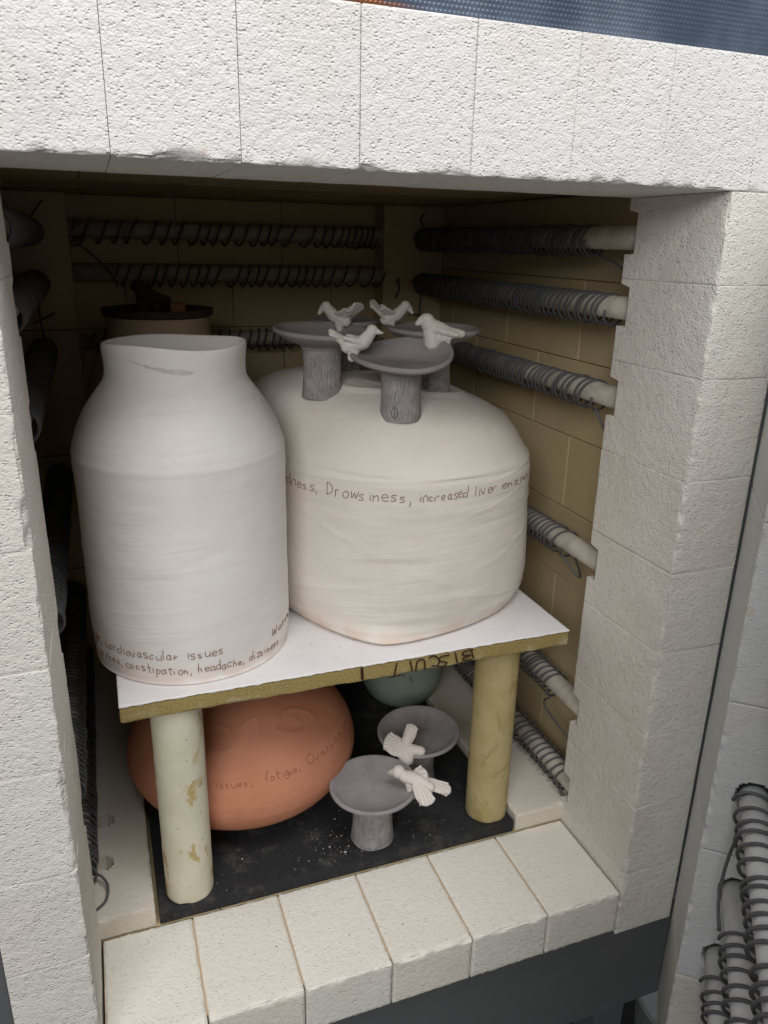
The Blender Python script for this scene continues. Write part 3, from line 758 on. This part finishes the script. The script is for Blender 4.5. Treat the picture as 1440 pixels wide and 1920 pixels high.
# pale green vessel behind
GC = (.572, .548, .0195)
gp = [(.001, .0005), (.035, .0005), (.06, .012), (.078, .045), (.083, .08), (.078, .12), (.06, .155), (.03, .175), (.001, .18)]
gr, GP, gth = lathe('vessel', gp, GC, M_green, 120, 100, .008, 31)
tag(gr, 'pale green rounded vessel in the dark behind the lower birdbaths', 'vessel')
gm = surf_map(GP, gth, GC, int(100*5/8))
letter('lettering', '100 g,', lambda u, v: gm(-120+26*u, .120-.02*u+v*.012), gr, M_incg, .0006, 14)
letter('lettering', 'issues', lambda u, v: gm(-85+30*u, .125+.004*u+v*.012), gr, M_incg, .0006, 15)

# jar standing at the back left, a dark dish with a dark bird on its mouth
BC = (.166, .625, ZS1)
bp = [(.06, .0005), (.092, .0005), (.11, .02), (.122, .12), (.122, .25), (.112, .32), (.088, .362), (.080, .385), (.080, .404), (.075, .404), (.073, .38), (.02, .37)]
bj, _, _ = lathe('jar', bp, BC, M_tan, 120, 110, .004, 41)
tag(bj, 'tan jar in the dark at the back left, behind the tall white jar', 'jar')
dp = [(.001, .0), (.076, .0), (.0855, .008), (.086, .012), (.082, .0125), (.07, .009), (.001, .007)]
dd, _, _ = lathe('dish', dp, (BC[0], BC[1], ZS1+.4052), M_darkclay, 96, 60, .004, 43)
tag(dd, 'dark shallow dish lying on the mouth of the tan jar at the back', 'dish')

# ------------------------------------------------------------------ birdbaths
def birdbath(loc, h, rim, rf, label, seed, tilt=(0, 0), group=None, mark=False, wave=.0):
    e = empty('birdbath', loc); tag(e, label, 'birdbath', group)
    hp = h-.024
    pp = [(.001, 0), (rf*.96, 0), (rf*1.03, .002), (rf*1.02, .008), (rf*.965, hp*.35), (rf*.95, hp*.7), (rf*.99, hp*.93), (rf*1.02, hp+.002)]
    n = 70; seg = 96
    def mod(th, z): return 1+.03*np.cos(2*th+seed)+.016*np.cos(5*th+seed)
    def bark(P, th):
        P = P.copy(); z = P[..., 2]
        q = np.stack([np.cos(th)[None]*rf+0*z, np.sin(th)[None]*rf+0*z, z*.22], -1)
        g = np.clip((z-.005)/.006, 0, 1)*np.clip((hp*.92-z)/.006, 0, 1)
        d = -.0016*np.clip(.42-np.abs(noise(q, 260, seed)-.5)*6, 0, 1)*g
        r = np.hypot(P[..., 0], P[..., 1])+1e-9
        P[..., 0] *= 1+d/r; P[..., 1] *= 1+d/r
        return P
    p, PP, pth = lathe('pedestal', pp, (0, 0, 0), M_ped, 144, n, .010, seed, mod, e, bark)
    b = rim/.065
    dp = [(.001, hp-.002), (rf*.98, hp-.002), (rf*1.12, hp+.003), (.050*b, hp+.011), (.0635*b, hp+.019), (.0655*b, hp+.0225), (.0640*b, hp+.0255), (.0600*b, hp+.0245), (.050*b, hp+.0185), (.030*b, hp+.0125), (.001, hp+.0105)]
    def dpost(P, th):
        P = P.copy(); w = np.clip((np.hypot(P[..., 0], P[..., 1])-.03)/.03, 0, 1)
        P[..., 2] += w*(tilt[0]*P[..., 0]+tilt[1]*P[..., 1])+w*wave*np.sin(2*th+seed)[None]
        return P
    lathe('dish', dp, (0, 0, 0), M_dish, seg, 90, .006, seed+2, lambda th, z: 1+.018*np.cos(2*th+seed), e, dpost)
    if mark:
        f = surf_map(PP, pth, (0, 0, 0), int(n*.95), .0002)
        ps = []
        a0 = -128
        loop = [(math.cos(t)*.0045, .013+math.sin(t)*.0065) for t in np.linspace(0, 2*np.pi, 20)]
        ps.append(np.array([f(a0+math.degrees(x/rf), z) for x, z in loop]))
        ps.append(np.array([f(a0, z) for z in np.linspace(.004, .022, 8)]))
        V, F = tube_mesh(ps, .0006, 5); mkobj('maker_mark', V, F, M_incg, e, True)
    return e
gb = 'grey birdbaths set on the broad white vessel'
# heights of the crown of the vessel under each foot
from mathutils.bvhtree import BVHTree
vb = BVHTree.FromPolygons([tuple(v) for v in VP.reshape(-1, 3)], grid_faces(300, 240))
def crown(x, y):
    zs_ = []
    for k in range(9):
        a_ = k*math.pi/4; rr_ = .028 if k < 8 else 0
        h_ = vb.ray_cast(Vector((x-VC[0]+rr_*math.cos(a_), y-VC[1]+rr_*math.sin(a_), 1)), Vector((0, 0, -1)))
        if h_[0]: zs_.append(h_[0].z)
    zs_.sort(); return VC[2]+.55*zs_[0]+.45*sum(zs_)/len(zs_)
B1 = (.438, .252); B2 = (.358, .348); B3 = (.519, .338); B4 = (.420, .436)
HB1, HB2, HB3, HB4 = .087, .092, .088, .074
birdbath((*B1, crown(*B1)), HB1, .0655, .0265, 'grey birdbath with wavy tilted rim nearest the front, on the white vessel', 1, (.10, .16), gb, True, .003)
birdbath((*B2, crown(*B2)), HB2, .066, .0275, 'grey birdbath at the left edge of the white vessel, beside the jar', 2, (-.02, .05), gb)
birdbath((*B3, crown(*B3)), HB3, .066, .0270, 'grey birdbath at the right, half hidden behind the front one', 3, (0, .02), gb, True)
birdbath((*B4, crown(*B4)), HB4, .050, .0260, 'grey birdbath farthest back on the white vessel, mostly hidden', 4, (0, 0), gb)
gl = 'grey birdbaths standing on the black shelf'
L1 = (.3925, .203); L2 = (.505, .300)
birdbath((*L1, .0192), .095, .0655, .0315, 'grey birdbath in front on the black shelf, nearest the sill', 5, (0, .0), gl)
birdbath((*L2, .0192), .098, .0665, .0290, 'grey birdbath behind on the black shelf, beside the ochre post', 6, (0.02, .04), gl)

# ------------------------------------------------------------------ clay birds
def ell(bm, c, r, rot=(0, 0, 0)):
    from mathutils import Euler
    m_ = Matrix.Translation(c) @ Euler(rot).to_matrix().to_4x4() @ Matrix.Diagonal((*r, 1))
    bmesh.ops.create_icosphere(bm, subdivisions=3, radius=1, matrix=m_)
def taper(bm, a, b, ra, rb, flat=1.0, flatax=Vector((0, 0, 1)), n=9):
    ra *= 1.16; rb *= 1.10
    for k in range(n):
        t = k/(n-1); c = Vector(a).lerp(Vector(b), t); r = ra+(rb-ra)*t
        s = Vector((r, r, r))
        bmesh.ops.create_icosphere(bm, subdivisions=2, radius=1, matrix=Matrix.Translation(c) @ Matrix.Diagonal((r, r, r*flat, 1)))
def fan(bm, root, dirv, side, L, wid, thick, fingers=5):
    """a flattened lobe with raised feather ridges"""
    root = Vector(root); d = Vector(dirv).normalized(); sd = Vector(side); sd = (sd-d*sd.dot(d)).normalized(); nn = d.cross(sd)
    n = 9
    for k in range(n):
        t = k/(n-1); w = (wid+thick)*(.62+.48*math.sin(math.pi*(.12+.70*t))); c = root+d*L*t
        B = Matrix((d, sd, nn)).transposed().to_4x4()
        bmesh.ops.create_icosphere(bm, subdivisions=2, radius=1, matrix=Matrix.Translation(c) @ B @ Matrix.Diagonal((L*.17, w, thick*(.95-.35*t), 1)))
    for k in range(fingers):
        f = k/(fingers-1)*2-1
        for q in range(8):
            t = .35+.72*q/7; c = root+d*L*t*(1-.08*f*f)+sd*(wid+thick)*.85*f*(.5+.5*t)
            for sg in (-1, 1):
                bmesh.ops.create_icosphere(bm, subdivisions=1, radius=.0014, matrix=Matrix.Translation(c+nn*sg*thick*(.80-.30*t)))
def bird(kind, loc, heading, label, s=1.0, mat=None, group='small clay birds on the birdbath rims'):
    bm = bmesh.new()
    if kind == 'perched':        # V shape: head up front, tail up behind, a foot stump
        taper(bm, (-.012, 0, .014), (.010, 0, .020), .0095, .0100); taper(bm, (.010, 0, .020), (.021, 0, .034), .0095, .0070)
        ell(bm, (.022, 0, .036), (.0085, .0075, .0080)); taper(bm, (.028, 0, .035), (.037, 0, .033), .0040, .0012)
        taper(bm, (-.012, 0, .016), (-.036, 0, .033), .0070, .0040); fan(bm, (-.020, 0, .024), (-1, 0, .45), (0, 1, 0), .018, .006, .0032, 4)
        taper(bm, (-.002, 0, .012), (-.006, 0, -.002), .0080, .0058)
        for q in (-1, 1): taper(bm, (.004, q*.007, .022), (-.014, q*.013, .026), .0048, .0030)
        for q in (-1, 1): ell(bm, (.027, q*.0062, .0385), (.0011, .0009, .0011))
    elif kind == 'upright':      # broad breast towards the viewer, blunt tail pulled out
        taper(bm, (.010, 0, .006), (.014, 0, .026), .0105, .0092); ell(bm, (.019, 0, .036), (.0098, .0092, .0088)); taper(bm, (.026, 0, .035), (.0315, 0, .031), .0050, .0030)
        taper(bm, (.016, 0, .030), (-.010, 0, .019), .0092, .0085); taper(bm, (-.010, 0, .019), (-.032, 0, .0165), .0078, .0052)
        taper(bm, (.006, 0, .012), (-.012, 0, .012), .0090, .0062); taper(bm, (-.010, 0, .012), (-.012, 0, .000), .0058, .0040)
        for q in (-1, 1): taper(bm, (.010, q*.008, .024), (-.022, q*.0085, .0165), .0046, .0034)
        for q in (-1, 1): ell(bm, (.0255, q*.0070, .0390), (.0011, .0009, .0011))
    elif kind == 'fantail':      # raised fan of tail feathers and lifted wings
        taper(bm, (-.010, 0, .010), (.010, 0, .018), .0085, .0095); taper(bm, (.010, 0, .018), (.022, 0, .030), .0090, .0075)
        ell(bm, (.024, 0, .033), (.0085, .0085, .0085)); taper(bm, (.030, 0, .030), (.036, 0, .022), .0050, .0030)
        fan(bm, (-.012, 0, .016), (-.75, 0, .75), (.25, .9, .2), .030, .013, .0036, 6)
        for q in (-1, 1): fan(bm, (.002, q*.006, .019), (-.9, q*.55, .42), (.4, q*.3, .2), .026, .005, .0034, 3)
        taper(bm, (.0, 0, .008), (.000, 0, -.004), .0080, .0050)
    elif kind == 'flying':       # plump body, broad wing lobe each side of a long tail lobe
        ell(bm, (.029, 0, .027), (.0105, .0100, .0095)); taper(bm, (.036, 0, .025), (.046, 0, .0205), .0055, .0014)
        ell(bm, (.010, 0, .022), (.0200, .0115, .0090)); taper(bm, (.0, 0, .021), (-.020, 0, .014), .0090, .0070)
        fan(bm, (-.012, -.006, .016), (-1, -.30, -.34), (.2, .9, 0), .034, .0062, .0052, 4)
        fan(bm, (-.004, .008, .020), (-.80, .70, -.42), (.7, .7, 0), .030, .0080, .0052, 5)
        fan(bm, (.004, -.008, .023), (-.8, -.8, .16), (.7, -.6, 0), .014, .0075, .0055, 3)
        for q in (-1, 1): ell(bm, (.033, q*.0092, .0300), (.0011, .0009, .0011))
        taper(bm, (.010, .004, .016), (.006, .006, -.004), .0065, .0055)
    elif kind == 'twisted':      # seen from behind: ribbed wing, raised blunt tail, one rounded wing lobe
        taper(bm, (-.010, -.002, .000), (.004, 0, .014), .0110, .0100)
        taper(bm, (.002, 0, .014), (.010, -.010, .040), .0085, .0068); fan(bm, (.004, -.004, .022), (.30, -.35, 1), (.3, .9, .2), .024, .0050, .0050, 3)
        fan(bm, (-.004, .002, .010), (.10, 1, .60), (.55, .25, .55), .030, .0120, .0044, 6)
        taper(bm, (-.004, -.004, .012), (-.004, -.024, .010), .0080, .0072); ell(bm, (-.005, -.024, .010), (.007, .0085, .0075))
        taper(bm, (-.008, 0, .004), (-.008, .001, -.010), .0090, .0050)
    me = bpy.data.meshes.new('bird'); bm.to_mesh(me); bm.free()
    o = bpy.data.objects.new('bird', me); COL.objects.link(o)
    r = o.modifiers.new('r', 'REMESH'); r.mode = 'VOXEL'; r.voxel_size = .0009; r.use_smooth_shade = True
    sm_ = o.modifiers.new('s', 'SMOOTH'); sm_.factor = .5; sm_.iterations = 2
    dg = bpy.context.evaluated_depsgraph_get(); me2 = bpy.data.meshes.new_from_object(o.evaluated_get(dg))
    o.modifiers.clear(); o.data = me2; bpy.data.meshes.remove(me); me2.name = 'bird'
    me2.polygons.foreach_set('use_smooth', [True]*len(me2.polygons))
    co = np.empty(len(me2.vertices)*3); me2.vertices.foreach_get('co', co); co = co.reshape(-1, 3); no = np.array([v.normal[:] for v in me2.vertices])
    co += no*((fbm(co, 120, 2, int(abs(heading)*10) % 97)-.5)*.0014+(noise(co, 420, 5)-.5)*.0004)[:, None]; me2.vertices.foreach_set('co', co.ravel()); me2.update()
    me2.materials.clear(); me2.materials.append(mat or M_bird)
    o.location = loc; o.rotation_euler = (0, 0, R(heading)); o.scale = (s, s, s)
    tag(o, label, 'bird', group)
    return o
rz1 = crown(*B1)+HB1; rz2 = crown(*B2)+HB2; rz3 = crown(*B3)+HB3
rv = Vector((math.cos(YAW), -math.sin(YAW))); fv = Vector((math.sin(YAW), math.cos(YAW)))
def rimpos(b, a, f, z): p = Vector(b)+rv*a+fv*f; return (p.x, p.y, z)
HR = -math.degrees(YAW)
bird('perched', rimpos(B1, -.059, .000, rz1-.006), HR-6, 'white clay bird with pointed beak on left rim of the front birdbath', .92)
bird('upright', rimpos(B1, .050, .038, rz1+.004), HR+196, 'white clay bird facing left on right rim of the front birdbath', .98)
bird('fantail', rimpos(B2, .022, .046, rz2-.001), HR+168, 'white clay bird with raised tail on the left birdbath', .84)
bird('fantail', rimpos(B3, -.060, .020, rz3+.000), HR+8, 'white clay bird with ribbed fan tail, between two others, farthest back', .84)
bird('flying', rimpos(L1, .064, -.006, .0192+.095-.009), HR+160, 'white clay bird with spread wings and eye on front lower birdbath', 1.0)
bird('twisted', rimpos(L2, -.024, -.056, .0192+.098-.006), HR+90, 'white clay bird with upright tail on the rear lower birdbath', 1.0)
bird('upright', (BC[0]-.010, BC[1]+.01, ZS1+.4052+.008), HR+160, 'dark clay bird on the dark dish at the back left', 1.05, M_darkclay, None)
rb = rough_box('clay_lump', (-.012, .012, -.010, .010, 0, .014), M_rustclay, None, '-y+z-x+x', cell=.004, chip=.003, seed=300, loc_center=False)
rb.location = (BC[0]+.030, BC[1]-.012, ZS1+.4052+.0075); tag(rb, 'small rust brown lump on the dark dish beside the dark bird', 'clay lump')

# ------------------------------------------------------------------ crumbs on the black shelf
rs = np.random.RandomState(4); V = []; F = []
for k in range(150):
    if k < 95: x, y = rs.normal(.345, .035), rs.normal(.205, .022)
    else: x, y = rs.uniform(.09, .60), rs.uniform(.166, .24)
    if not (.08 < x < .61 and .166 < y < .40): continue
    if math.hypot(x-.119, y-.19) < .036 or math.hypot(x-.5815, y-.1965) < .036 or math.hypot(x-L1[0], y-L1[1]) < .035: continue
    s = rs.gamma(2, .00032)+.00025; b = len(V)
    for d in ((1, 0, 0), (-1, 0, 0), (0, 1, 0), (0, -1, 0), (0, 0, 1), (0, 0, -1)):
        j = rs.uniform(.5, 1.2, 3); V.append((x+d[0]*s*j[0], y+d[1]*s*j[1], .0195+s*.5+d[2]*s*.7*j[2]))
    F += [(b+i, b+j, b+k2) for i, j, k2 in ((0, 2, 4), (2, 1, 4), (1, 3, 4), (3, 0, 4), (2, 0, 5), (1, 2, 5), (3, 1, 5), (0, 3, 5))]
cr = mkobj('crumbs', V, F, M_crumb); tag(cr, 'pale clay crumbs scattered on the black shelf', 'crumbs', None, 'stuff')
